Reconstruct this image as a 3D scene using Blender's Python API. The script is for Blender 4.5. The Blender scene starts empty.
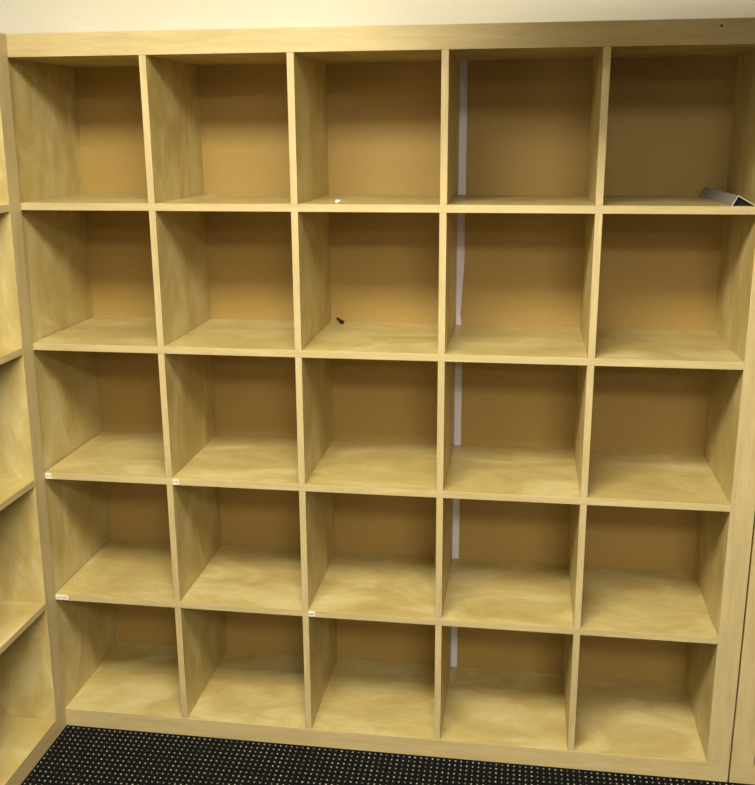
import bpy, bmesh, math, random
from mathutils import Vector, Matrix

S = bpy.context.scene
COL = S.collection
random.seed(4)

# ------------------------------------------------------------------ camera
cam_d = bpy.data.cameras.new('camera')
cam = bpy.data.objects.new('camera', cam_d)
COL.objects.link(cam)
cam.location = (1.23294, -2.27388, 1.62334)
cam.rotation_euler = (1.30990, 0.00548, 0.14795)
cam_d.sensor_fit = 'VERTICAL'
cam_d.sensor_height = 24.0
cam_d.lens = 24.0 * 973.771 / 785.0
cam_d.clip_start = 0.02
S.camera = cam

# ------------------------------------------------------------------ world, exposure
w = bpy.data.worlds.new('world')
S.world = w
w.use_nodes = True
w.node_tree.nodes['Background'].inputs[0].default_value = (0.75, 0.78, 1.0, 1)
w.node_tree.nodes['Background'].inputs[1].default_value = 0.02
vs = S.view_settings
vs.view_transform = 'Standard'
vs.look = 'None'
vs.gamma = 1.0
vs.use_curve_mapping = False
vs.exposure = 0.0

# ------------------------------------------------------------------ room sizes (metres)
CEIL = 2.50
RX0, RX1, RY0, RY1 = -0.43, 3.95, -6.0, 0.383

# lamps: ceiling troffers (x, y, length x, length y, power, colour, rotz)
LAMPS = [
    (0.75, -1.40, 1.20, 0.60, 84.0, (1.0, 0.93, 0.68), 180),
    (1.60, -3.05, 1.20, 0.60, 74.0, (1.0, 0.93, 0.68), 180),
    (2.10, -4.75, 1.20, 0.60, 56.0, (1.0, 0.93, 0.68), 180),
]


def area(name, loc, sx, sy, power, col, spread=180):
    d = bpy.data.lights.new(name, 'AREA')
    d.shape = 'RECTANGLE'
    d.size, d.size_y = sx, sy
    d.energy = power
    d.spread = math.radians(spread)
    d.color = col
    o = bpy.data.objects.new(name, d)
    COL.objects.link(o)
    o.location = loc
    return o


# ------------------------------------------------------------------ materials
def new_mat(name):
    m = bpy.data.materials.new(name)
    m.use_nodes = True
    nt = m.node_tree
    return m, nt, nt.nodes['Principled BSDF']


def link(nt, a, b):
    nt.links.new(a, b)


def ramp(nt, fac, stops):
    r = nt.nodes.new('ShaderNodeValToRGB')
    e = r.color_ramp.elements
    while len(e) < len(stops):
        e.new(0.5)
    for k, (p, c) in enumerate(stops):
        e[k].position = p
        e[k].color = (*c, 1)
    link(nt, fac, r.inputs[0])
    return r.outputs[0]


def coords(nt, scale, jitter=True):
    tc = nt.nodes.new('ShaderNodeTexCoord')
    mp = nt.nodes.new('ShaderNodeMapping')
    mp.inputs['Scale'].default_value = scale
    if jitter:
        oi = nt.nodes.new('ShaderNodeObjectInfo')
        mu = nt.nodes.new('ShaderNodeMath')
        mu.operation = 'MULTIPLY'
        mu.inputs[1].default_value = 37.0
        link(nt, oi.outputs['Random'], mu.inputs[0])
        ad = nt.nodes.new('ShaderNodeVectorMath')
        ad.operation = 'ADD'
        link(nt, tc.outputs['Object'], ad.inputs[0])
        link(nt, mu.outputs[0], ad.inputs[1])
        link(nt, ad.outputs[0], mp.inputs['Vector'])
    else:
        link(nt, tc.outputs['Object'], mp.inputs['Vector'])
    return mp.outputs[0]


def noise(nt, vec, scale, detail=3, rough=0.5, dist=0.0):
    n = nt.nodes.new('ShaderNodeTexNoise')
    n.inputs['Scale'].default_value = scale
    n.inputs['Detail'].default_value = detail
    n.inputs['Roughness'].default_value = rough
    n.inputs['Distortion'].default_value = dist
    link(nt, vec, n.inputs['Vector'])
    return n.outputs['Fac']


def mix(nt, fac, a, b, mode='MIX'):
    m = nt.nodes.new('ShaderNodeMix')
    m.data_type = 'RGBA'
    m.blend_type = mode
    if isinstance(fac, float):
        m.inputs[0].default_value = fac
    else:
        link(nt, fac, m.inputs[0])
    for s, v in ((m.inputs[6], a), (m.inputs[7], b)):
        if isinstance(v, tuple):
            s.default_value = (*v, 1)
        else:
            link(nt, v, s)
    return m.outputs[2]


def birch(name, scale, base, pale, warm, rough=0.42, streaks=0.86, cs=2.3):
    """clear-lacquered birch: cloudy figure, soft long streaks and fine pores; 'scale' stretches it across the grain"""
    m, nt, b = new_mat(name)
    v = coords(nt, scale)
    cloud = noise(nt, v, cs, 5, 0.6, 0.9)
    streak = noise(nt, v, 9.0, 5, 0.6, 0.5)
    c1 = ramp(nt, cloud, [(0.36, warm), (0.5, base), (0.63, pale)])
    c2 = ramp(nt, streak, [(0.35, (streaks, streaks, streaks - 0.03)), (0.6, (1.0, 1.0, 1.0))])
    c = mix(nt, 1.0, c1, c2, 'MULTIPLY')
    fine = noise(nt, v, 60.0, 2, 0.7)
    c3 = ramp(nt, fine, [(0.35, (0.95, 0.94, 0.92)), (0.6, (1.0, 1.0, 1.0))])
    c = mix(nt, 1.0, c, c3, 'MULTIPLY')
    link(nt, c, b.inputs['Base Color'])
    b.inputs['Roughness'].default_value = rough
    b.inputs['Specular IOR Level'].default_value = 0.5
    return m


BASE, PALE, WARM = (0.545, 0.435, 0.195), (0.63, 0.53, 0.285), (0.48, 0.36, 0.145)
M_UP = birch('birch upright grain', (1.6, 1.6, 0.9), BASE, PALE, WARM, 0.42, 0.92, 5.0)
M_SH = birch('birch shelf grain', (1.0, 1.7, 1.7), BASE, PALE, WARM, 0.36, 0.93, 4.0)
EB, EP, EW = (0.555, 0.445, 0.250), (0.57, 0.46, 0.26), (0.54, 0.43, 0.24)
M_EDGE_H = birch('birch edge band level', (0.6, 3, 6), EB, EP, EW, 0.5)
M_EDGE_V = birch('birch edge band upright', (6, 3, 0.6), EB, EP, EW, 0.5)


def board_mat():
    m, nt, b = new_mat('hardboard back')
    v = coords(nt, (1, 1, 1), False)
    n1 = noise(nt, v, 160.0, 2, 0.6)
    n2 = noise(nt, v, 3.0, 3, 0.5)
    c = ramp(nt, n1, [(0.3, (0.355, 0.232, 0.070)), (0.7, (0.395, 0.262, 0.083))])
    c2 = ramp(nt, n2, [(0.35, (0.93, 0.92, 0.9)), (0.65, (1, 1, 1))])
    link(nt, mix(nt, 1.0, c, c2, 'MULTIPLY'), b.inputs['Base Color'])
    b.inputs['Roughness'].default_value = 0.6
    return m


M_BACK = board_mat()


def paint(name, col, rough=0.8, bump=0.15, nscale=120):
    m, nt, b = new_mat(name)
    v = coords(nt, (1, 1, 1), False)
    n = noise(nt, v, nscale, 3, 0.6)
    c = ramp(nt, n, [(0.3, tuple(x * 0.96 for x in col)), (0.7, col)])
    link(nt, c, b.inputs['Base Color'])
    b.inputs['Roughness'].default_value = rough
    bp = nt.nodes.new('ShaderNodeBump')
    bp.inputs['Strength'].default_value = bump
    bp.inputs['Distance'].default_value = 0.001
    link(nt, n, bp.inputs['Height'])
    link(nt, bp.outputs[0], b.inputs['Normal'])
    return m


M_STRIP = paint('white strip', (0.72, 0.68, 0.88), 0.6, 0.05)
M_WALL = paint('pale wall paint', (0.90, 0.88, 0.86))
M_FAR = paint('warm grey wall paint', (0.42, 0.38, 0.34))
M_CEIL = paint('ceiling tile', (0.80, 0.79, 0.75), 0.9, 0.4, 60)
M_METAL_W = paint('white enamel', (0.78, 0.78, 0.76), 0.4, 0.02)


def carpet_mat():
    m, nt, b = new_mat('dotted carpet')
    tc = nt.nodes.new('ShaderNodeTexCoord')
    sx = nt.nodes.new('ShaderNodeSeparateXYZ')
    # fibres wobble the dot outlines a little
    wob = nt.nodes.new('ShaderNodeTexNoise')
    wob.inputs['Scale'].default_value = 420
    link(nt, tc.outputs['Object'], wob.inputs['Vector'])
    vm = nt.nodes.new('ShaderNodeVectorMath')
    vm.operation = 'MULTIPLY_ADD'
    vm.inputs[1].default_value = (0.0035, 0.0035, 0)
    link(nt, wob.outputs['Color'], vm.inputs[0])
    link(nt, tc.outputs['Object'], vm.inputs[2])
    link(nt, vm.outputs[0], sx.inputs[0])

    def mth(op, a, bb=None):
        n = nt.nodes.new('ShaderNodeMath')
        n.operation = op
        for k, q in enumerate((a, bb)):
            if q is None:
                continue
            if isinstance(q, (int, float)):
                n.inputs[k].default_value = q
            else:
                link(nt, q, n.inputs[k])
        return n.outputs[0]
    PX, PY = 0.01545, 0.0178
    u = mth('DIVIDE', mth('SUBTRACT', sx.outputs[0], 0.0158 - PX / 2 + 0.0018), PX)
    v = mth('DIVIDE', mth('SUBTRACT', sx.outputs[1], -0.0100 - PY / 2 + 0.0018), PY)
    du = mth('MULTIPLY', mth('SUBTRACT', mth('FRACT', u), 0.5), PX)
    dv = mth('MULTIPLY', mth('SUBTRACT', mth('FRACT', v), 0.5), PY)
    d = mth('SQRT', mth('ADD', mth('MULTIPLY', du, du), mth('MULTIPLY', mth('MULTIPLY', dv, dv), 0.62)))
    dot = mth('LESS_THAN', d, 0.0021)
    cmb = nt.nodes.new('ShaderNodeCombineXYZ')
    link(nt, mth('FLOOR', u), cmb.inputs[0])
    link(nt, mth('FLOOR', v), cmb.inputs[1])
    wn = nt.nodes.new('ShaderNodeTexWhiteNoise')
    link(nt, cmb.outputs[0], wn.inputs['Vector'])
    dotcol = ramp(nt, wn.outputs['Value'], [(0.0, (0.15, 0.145, 0.13)), (1.0, (0.50, 0.485, 0.44))])
    pile = nt.nodes.new('ShaderNodeTexNoise')
    pile.inputs['Scale'].default_value = 500
    pile.inputs['Detail'].default_value = 2
    link(nt, tc.outputs['Object'], pile.inputs['Vector'])
    ground = ramp(nt, pile.outputs['Fac'], [(0.3, (0.004, 0.004, 0.005)), (0.7, (0.010, 0.010, 0.011))])
    link(nt, mix(nt, dot, ground, dotcol), b.inputs['Base Color'])
    b.inputs['Roughness'].default_value = 0.95
    b.inputs['Specular IOR Level'].default_value = 0.05
    bp = nt.nodes.new('ShaderNodeBump')
    bp.inputs['Strength'].default_value = 0.6
    bp.inputs['Distance'].default_value = 0.002
    link(nt, pile.outputs['Fac'], bp.inputs['Height'])
    link(nt, bp.outputs[0], b.inputs['Normal'])
    return m


M_CARPET = carpet_mat()


def plain(name, col, rough=0.5, metal=0.0):
    m, nt, b = new_mat(name)
    v = coords(nt, (1, 1, 1), False)
    n = noise(nt, v, 90.0, 2, 0.5)
    link(nt, ramp(nt, n, [(0.3, tuple(x * 0.93 for x in col)), (0.7, col)]), b.inputs['Base Color'])
    b.inputs['Roughness'].default_value = rough
    b.inputs['Metallic'].default_value = metal
    return m


M_PAPER = plain('white paper', (0.86, 0.86, 0.84), 0.7)
M_INK = plain('dark ink', (0.10, 0.10, 0.14), 0.7)
M_STEEL = plain('grey coated sheet metal', (0.30, 0.30, 0.31), 0.5, 0.25)
M_STEEL_EDGE = plain('bare cut metal edge', (0.75, 0.75, 0.73), 0.35, 0.3)
M_BLACK = plain('black plastic', (0.004, 0.004, 0.004), 0.85)  # clip plastic; also blackens the metal strip's hollow, where shade falls
M_HOLE = plain('dark hole', (0.06, 0.045, 0.02), 0.8)


def emis(name, col, strength):
    m, nt, b = new_mat(name)
    b.inputs['Base Color'].default_value = (0.8, 0.8, 0.8, 1)
    b.inputs['Emission Color'].default_value = (*col, 1)
    b.inputs['Emission Strength'].default_value = strength
    return m


# ------------------------------------------------------------------ mesh helpers
def add_box(bm, x0, x1, y0, y1, z0, z1, bevel=0.0, mat=0):
    vs_ = [bm.verts.new((x, y, z)) for x in (x0, x1) for y in (y0, y1) for z in (z0, z1)]
    idx = [(0, 1, 3, 2), (4, 6, 7, 5), (0, 4, 5, 1), (2, 3, 7, 6), (0, 2, 6, 4), (1, 5, 7, 3)]
    fs = []
    for f in idx:
        fc = bm.faces.new([vs_[i] for i in f])
        fc.material_index = mat
        fs.append(fc)
    if bevel > 0:
        es = list({e for f in fs for e in f.edges})
        bmesh.ops.bevel(bm, geom=es, offset=bevel, segments=2, profile=0.5, affect='EDGES')
    return fs


def obj(name, bm, mats, parent=None, front=False, shear=None):
    """link bm as one mesh; front=True puts material 1 on faces looking along -y (the edge banding)"""
    bmesh.ops.recalc_face_normals(bm, faces=bm.faces[:])
    if front:
        for f in bm.faces:
            if f.normal.y < -0.5:
                f.material_index = 1
    if shear:
        for v in bm.verts:
            shear(v)
    me = bpy.data.meshes.new(name)
    bm.to_mesh(me)
    bm.free()
    for m in (mats if isinstance(mats, (list, tuple)) else [mats]):
        me.materials.append(m)
    o = bpy.data.objects.new(name, me)
    COL.objects.link(o)
    if parent:
        o.parent = parent
    return o


def thing(name, label, cat, loc, rotz=0.0, group=None):
    o = bpy.data.objects.new(name, None)
    COL.objects.link(o)
    o.location = loc
    o.rotation_euler = (0, 0, rotz)
    o.empty_display_size = 0.1
    o['label'] = label
    o['category'] = cat
    if group:
        o['group'] = group
    return o


def struct(name, bm, m):
    o = obj(name, bm, m)
    o['kind'] = 'structure'
    return o


def slab(name, m, *b):
    bm = bmesh.new()
    add_box(bm, *b)
    return struct(name, bm, m)


# ------------------------------------------------------------------ room shell
T_ = 0.10
slab('floor', M_CARPET, RX0 - T_, RX1 + T_, RY0 - T_, RY1 + T_, -0.10, 0.0)
slab('wall_back', M_WALL, RX0 - T_, RX1 + T_, RY1, RY1 + T_, 0.0, CEIL)
slab('wall_front', M_FAR, RX0 - T_, RX1 + T_, RY0 - T_, RY0, 0.0, CEIL)
slab('wall_left', M_WALL, RX0 - T_, RX0, RY0, RY1, 0.0, CEIL)
slab('wall_right', M_FAR, RX1, RX1 + T_, RY0, RY1, 0.0, CEIL)
slab('ceiling', M_CEIL, RX0 - T_, RX1 + T_, RY0 - T_, RY1 + T_, CEIL, CEIL + T_)

# added board, hung out of view, to shade the upper right of the bookcases
bm = bmesh.new()
add_box(bm, 1.00, RX1 - 0.3, -0.46, -0.42, 1.861, 2.155, 0.002)
for x in (1.1, 2.1, 3.1):
    add_box(bm, x, x + 0.01, -0.445, -0.435, 2.154, CEIL)
struct('shade_board_1', bm, M_WALL)

# ------------------------------------------------------------------ the cube bookcases
CELL, TS, FR, DEP = 0.335, 0.01655, 0.05575, 0.376
NX = 5
INW = NX * CELL + (NX - 1) * TS            # inside width 1.742
HT = INW + 2 * FR                          # outside height and width 1.853
BACK_Y = DEP
ST = 0.0178                                # shelf thickness


def xcell(i):           # left inner x of cell i
    return FR + i * (CELL + TS)


def ztop(k):            # top face z of shelf k, k=1 the highest .. 4 ; 5 = bottom panel
    if k == 5:
        return FR - 0.0023
    return FR + (5 - k) * (CELL + TS) + (0, -0.0004, -0.001, 0.0018, 0.0018)[k]


def under(k):           # underside of whatever closes row k above
    return HT - FR + 0.003 if k == 1 else ztop(k - 1) - ST


def back_board(bm, x0, x1, wavy=False):
    """3 mm board; wavy: the left edge has warped towards the divider in the second row"""
    n = 60 if wavy else 1
    z0, z1 = 0.012, HT - 0.012
    rows = []
    for k in range(n + 1):
        z = z0 + (z1 - z0) * k / n
        x = x0
        if wavy:
            zr = ztop(2)
            zt = zr + 0.19
            if z < zr + 0.001:
                x = x0 - 0.0015 - 0.004 * max(0.0, (z - (zr - 0.12)) / 0.12)
            elif z < zt:
                x = x0 - 0.0115 * (1 - (z - zr) / (zt - zr)) ** 1.3
        rows.append([bm.verts.new(p) for p in ((x, DEP, z), (x1, DEP, z), (x1, DEP + 0.003, z), (x, DEP + 0.003, z))])
    for a, b in zip(rows, rows[1:]):
        for j in range(4):
            bm.faces.new((a[j], a[(j + 1) % 4], b[(j + 1) % 4], b[j]))
    bm.faces.new(rows[0])
    bm.faces.new(rows[-1][::-1])


def bookcase(label, loc, rotz, lean=0.0, split=None, taper=0.0):
    t = thing('cube_bookcase', label, 'bookcase', loc, rotz, 'birch cube bookcases lining the room')
    sh = None
    if lean:
        def sh(v):
            v.co.y -= lean * v.co.z
    if taper:       # the left side panel is a little thinner towards the floor
        def sh(v):
            if FR - 0.003 < v.co.x < FR + 0.003:
                v.co.x -= taper * max(0.0, 1 - v.co.z / 0.92)

    def box(name, mats, b, bevel=0.0008):
        bm = bmesh.new()
        add_box(bm, *b, bevel=bevel)
        return obj(name, bm, mats, t, True, sh)
    H_, V_ = [M_SH, M_EDGE_H], [M_UP, M_EDGE_V]
    e = 0.00015
    box('bottom_panel', H_, (0, HT, 0, DEP, 0, ztop(5)))
    top = box('top_panel', H_, (0, HT, 0, DEP, HT - FR + 0.003, HT))
    box('side_panel', V_, (0, FR, 0, DEP, ztop(5) + e, HT - FR + 0.003 - e))
    box('side_panel', V_, (HT - FR, HT, 0, DEP, ztop(5) + e, HT - FR + 0.003 - e))
    shelves = {}
    for k in range(1, 5):
        shelves[k] = box('shelf', H_, (FR + e, HT - FR - e, 0.0003, DEP, ztop(k) - ST, ztop(k)), 0.0006)
    rnd = random.Random(7)
    for k in range(1, 6):
        for i in range(1, 5):
            x = xcell(i) - TS + rnd.uniform(-0.0006, 0.0006)
            box('divider', V_, (x, x + TS, 0.0008, DEP, ztop(k) + e, under(k) - e), 0.0006)
    cuts = split or [(0.01, HT - 0.01, False)]
    for x0, x1, wv in cuts:
        bm = bmesh.new()
        back_board(bm, x0, x1, wv)
        obj('back_panel', bm, M_BACK, t, False, sh)
    return t, shelves, top


# main bookcase: inner left edge at world x = 0
main, mshelves, mtop = bookcase(
    'tall empty birch bookcase of 25 cubes, the middle one facing the camera in full',
    (-FR, 0, 0), 0.0, taper=0.0085,
    split=[(0.01, FR + 1.0465, False), (FR + 1.0752, HT - 0.01, True)])
# left bookcase stands at a right angle against its front, leaning forward a little
leftb, lshelves, _ = bookcase(
    'birch bookcase at a right angle on the left, only its end bay in view',
    (-0.0078, -HT - 0.0008, 0), math.radians(90), lean=0.0110)
# right bookcase continues the row
rightb, rshelves, _ = bookcase(
    'birch bookcase at the right edge beyond the narrow dark gap, mostly cut off',
    (HT - FR + 0.0040, 0, 0), 0.0)

# white strip filling the gap between the two back boards
bm = bmesh.new()
add_box(bm, FR + 1.040, FR + 1.080, DEP + 0.0034, DEP + 0.0050, 0.012, HT - 0.012)
o = obj('gap_strip', bm, M_STRIP, main)
o['label'] = 'white strip showing between the two back boards'

# small dark screw hole in the top panel's front
bm = bmesh.new()
bmesh.ops.create_cone(bm, cap_ends=True, segments=16, radius1=0.0028, radius2=0.0028, depth=0.0012,
                      matrix=Matrix.Translation((FR + 1.631, -0.0003, 1.838)) @ Matrix.Rotation(math.pi / 2, 4, 'X'))
o = obj('screw_hole', bm, M_HOLE, mtop)
o['label'] = 'small dark screw hole'


# ------------------------------------------------------------------ shelf edge stickers (sub-parts of their shelf)
SEG = {  # pen strokes in a unit box
    '4': [((.75, 0), (.75, 1)), ((.75, 1), (.1, .35)), ((.1, .35), (1, .35))],
    '5': [((.9, 1), (.2, 1)), ((.2, 1), (.2, .55)), ((.2, .55), (.8, .55)), ((.8, .55), (.85, .1)), ((.85, .1), (.1, 0))],
    '8': [((.2, 0), (.2, 1)), ((.8, 0), (.8, 1)), ((.2, 0), (.8, 0)), ((.2, .5), (.8, .5)), ((.2, 1), (.8, 1))],
    'o': [((.2, 0), (.2, .65)), ((.8, 0), (.8, .65)), ((.2, 0), (.8, 0)), ((.2, .65), (.8, .65))],
    'n': [((.2, 0), (.2, .65)), ((.2, .65), (.8, .6)), ((.8, .6), (.8, 0))],
    'i': [((.5, 0), (.5, .65)), ((.5, .85), (.5, 1))],
    'l': [((.5, 0), (.5, 1))],
    '-': [((.1, .4), (.9, .4))],
    'p': [((.2, -.3), (.2, .65)), ((.2, .65), (.8, .6)), ((.8, .6), (.8, .05)), ((.8, .05), (.2, 0))],
    'e': [((.85, .35), (.15, .35)), ((.15, .35), (.2, .65)), ((.2, .65), (.8, .65)), ((.8, .65), (.85, .35)), ((.15, .35), (.2, 0)), ((.2, 0), (.8, 0))],
}


def sticker(shelf, x, z, wd, ht, text, label, th=0.0009):
    """paper sticker on the front edge; x, z = lower left in the bookcase's own frame"""
    bm = bmesh.new()
    add_box(bm, x, x + wd, -0.0006, 0.0004, z, z + ht, 0.0, 0)
    cw = wd * 0.84 / len(text)
    y = -0.0009
    for k, ch in enumerate(text):
        for (a, b), (c, d) in SEG[ch]:
            p = Vector((x + wd * .08 + cw * (k + .1 + a * .8), z + ht * (.28 + .45 * b)))
            q = Vector((x + wd * .08 + cw * (k + .1 + c * .8), z + ht * (.28 + .45 * d)))
            dr = (q - p).normalized()
            n = Vector((-dr.y, dr.x)) * th / 2
            p -= dr * th / 2
            q += dr * th / 2
            vs2 = [(p + n), (q + n), (q - n), (p - n)]
            f1 = [bm.verts.new((v.x, y, v.y)) for v in vs2]
            f2 = [bm.verts.new((v.x, y + 0.0006, v.y)) for v in vs2]
            for fv in [f1, f2[::-1]] + [[f1[j], f2[j], f2[(j + 1) % 4], f1[(j + 1) % 4]] for j in range(4)]:
                f = bm.faces.new(fv)
                f.material_index = 1
    o = obj('shelf_sticker', bm, [M_PAPER, M_INK], shelf)
    o['label'] = label
    return o


sticker(mshelves[3], FR + 0.0030, ztop(3) - ST + 0.0012, 0.0150, 0.0145, '45', 'small white number sticker')
sticker(mshelves[3], FR + CELL + TS + 0.0015, ztop(3) - ST + 0.0012, 0.0150, 0.0145, '48', 'small white number sticker')
sticker(mshelves[4], FR - 0.0030, ztop(4) - ST + 0.0020, 0.0360, 0.0140, 'nolinen', 'long white lettered sticker', 0.0007)
sticker(mshelves[4], FR + 2 * (CELL + TS) + 0.0010, ztop(4) - ST + 0.0020, 0.0165, 0.0145, 'open', 'small white word sticker', 0.0008)

# ------------------------------------------------------------------ things left on the shelves
# bent metal strip, upper right cube: open triangular end towards the room
t = thing('metal_strip', 'grey bent metal strip with hollow black end lying in the upper right cube', 'metal strip',
          (1.684, 0.004, ztop(1)))
bm = bmesh.new()
L = 0.335
prof = [(0.0, 0.0), (0.0115, 0.0222), (0.0130, 0.0230), (0.0150, 0.0222), (0.0530, 0.0)]
th = 0.0013
inn = [(0.0018, 0.0), (0.0122, 0.0206), (0.0130, 0.0212), (0.0146, 0.0205), (0.0505, 0.0)]
rings = []
for yy, dx in ((0.0, 0.0), (L, -0.015)):
    rings.append(([bm.verts.new((x + dx, yy, z + 0.0003)) for x, z in prof], [bm.verts.new((x + dx, yy, z + 0.0003)) for x, z in inn]))
for j in range(4):
    f = bm.faces.new((rings[0][0][j], rings[0][0][j + 1], rings[1][0][j + 1], rings[1][0][j]))
    f.material_index = 0
    f = bm.faces.new((rings[0][1][j], rings[1][1][j], rings[1][1][j + 1], rings[0][1][j + 1]))
    f.material_index = 2  # inner faces coloured black for the shade in the hollow
    f = bm.faces.new((rings[0][0][j], rings[0][1][j], rings[0][1][j + 1], rings[0][0][j + 1]))
    f.material_index = 1
    f = bm.faces.new((rings[1][0][j], rings[1][0][j + 1], rings[1][1][j + 1], rings[1][1][j]))
    f.material_index = 1
for j in (0, 4):
    f = bm.faces.new((rings[0][0][j], rings[1][0][j], rings[1][1][j], rings[0][1][j]))
    f.material_index = 1
obj('strip_body', bm, [M_STEEL, M_STEEL_EDGE, M_BLACK], t)
bm = bmesh.new()
pts = [(0.0030, 0.0006), (0.0120, 0.0190), (0.0128, 0.0195), (0.0140, 0.0190), (0.0465, 0.0006)]
a = [bm.verts.new((x, 0.012, z)) for x, z in pts]
b = [bm.verts.new((x, 0.030, z)) for x, z in pts]
bm.faces.new(a)
bm.faces.new(b[::-1])
for j in range(5):
    bm.faces.new((a[j], b[j], b[(j + 1) % 5], a[(j + 1) % 5]))
o = obj('hollow_shade', bm, M_BLACK, t)  # black block added as the shade inside the open end
o['label'] = 'black fill for the shade inside the strip end'

# crumpled scrap of white paper
bm = bmesh.new()
bmesh.ops.create_icosphere(bm, subdivisions=2, radius=1.0)
r = random.Random(3)
for v in bm.verts:
    k = r.uniform(0.72, 1.12)
    v.co = Vector((v.co.x * 0.0062 * k, v.co.y * 0.006 * k, max(0.0, (v.co.z * 0.5 + 0.5) * 0.0085 * k)))
    v.co.x += v.co.z * 0.35
    if v.co.x > 0.004:
        v.co.z += 0.0015
o = obj('paper_scrap', bm, M_PAPER)
o.location = (0.790, 0.038, ztop(1) + 0.0001)
o['label'] = 'tiny crumpled white paper scrap on the top shelf, third cube'
o['category'] = 'paper scrap'

# small black clip propped against the back board
bm = bmesh.new()
P0, P1 = Vector((0.732, 0.362, 0.0125)), Vector((0.751, 0.352, 0.0042))
d = (P1 - P0)
rot = d.to_track_quat('Z', 'Y').to_matrix().to_4x4()
bmesh.ops.create_cone(bm, cap_ends=True, segments=14, radius1=0.0032, radius2=0.0040, depth=d.length,
                      matrix=Matrix.Translation((P0 + P1) / 2) @ rot)
bmesh.ops.create_uvsphere(bm, u_segments=12, v_segments=8, radius=0.0032, matrix=Matrix.Translation(P0))
add_box(bm, 0.7405, 0.7500, 0.348, 0.358, 0.0001, 0.0075, 0.001)
o = obj('plastic_clip', bm, M_BLACK)
for v in o.data.vertices:
    v.co -= Vector((0.742, 0.354, 0))
o.location = (0.7345, 0.352, ztop(2))
o['label'] = 'tiny black plastic clip at the back of the centre cube, second row'
o['category'] = 'clip'


# ------------------------------------------------------------------ ceiling lamps
def troffer(x, y, sx, sy, power, col, spread, label):
    t = thing('ceiling_light', label, 'ceiling light', (x, y, CEIL))
    bm = bmesh.new()
    f = 0.03
    hx, hy, dz = sx / 2, sy / 2, 0.06
    add_box(bm, -hx - f, hx + f, -hy - f, -hy, -dz, -0.0005)
    add_box(bm, -hx - f, hx + f, hy, hy + f, -dz, -0.0005)
    add_box(bm, -hx - f, -hx, -hy, hy, -dz, -0.0005)
    add_box(bm, hx, hx + f, -hy, hy, -dz, -0.0005)
    obj('frame', bm, M_METAL_W, t)
    bm = bmesh.new()
    add_box(bm, -hx, hx, -hy, hy, -0.04, -0.03)
    obj('diffuser', bm, emis('lamp diffuser', col, 3.0), t)
    a = area('lamp', (0, 0, -0.045), sx * 0.98, sy * 0.98, power, col, spread)
    a.parent = t


for q, (x, y, sx, sy, p, c, sp) in enumerate(LAMPS):
    troffer(x, y, sx, sy, p, c, sp, ['white framed ceiling light nearest the bookcase wall', 'white framed ceiling light in the middle of the row behind the camera', 'white framed ceiling light farthest from the bookcases'][q])
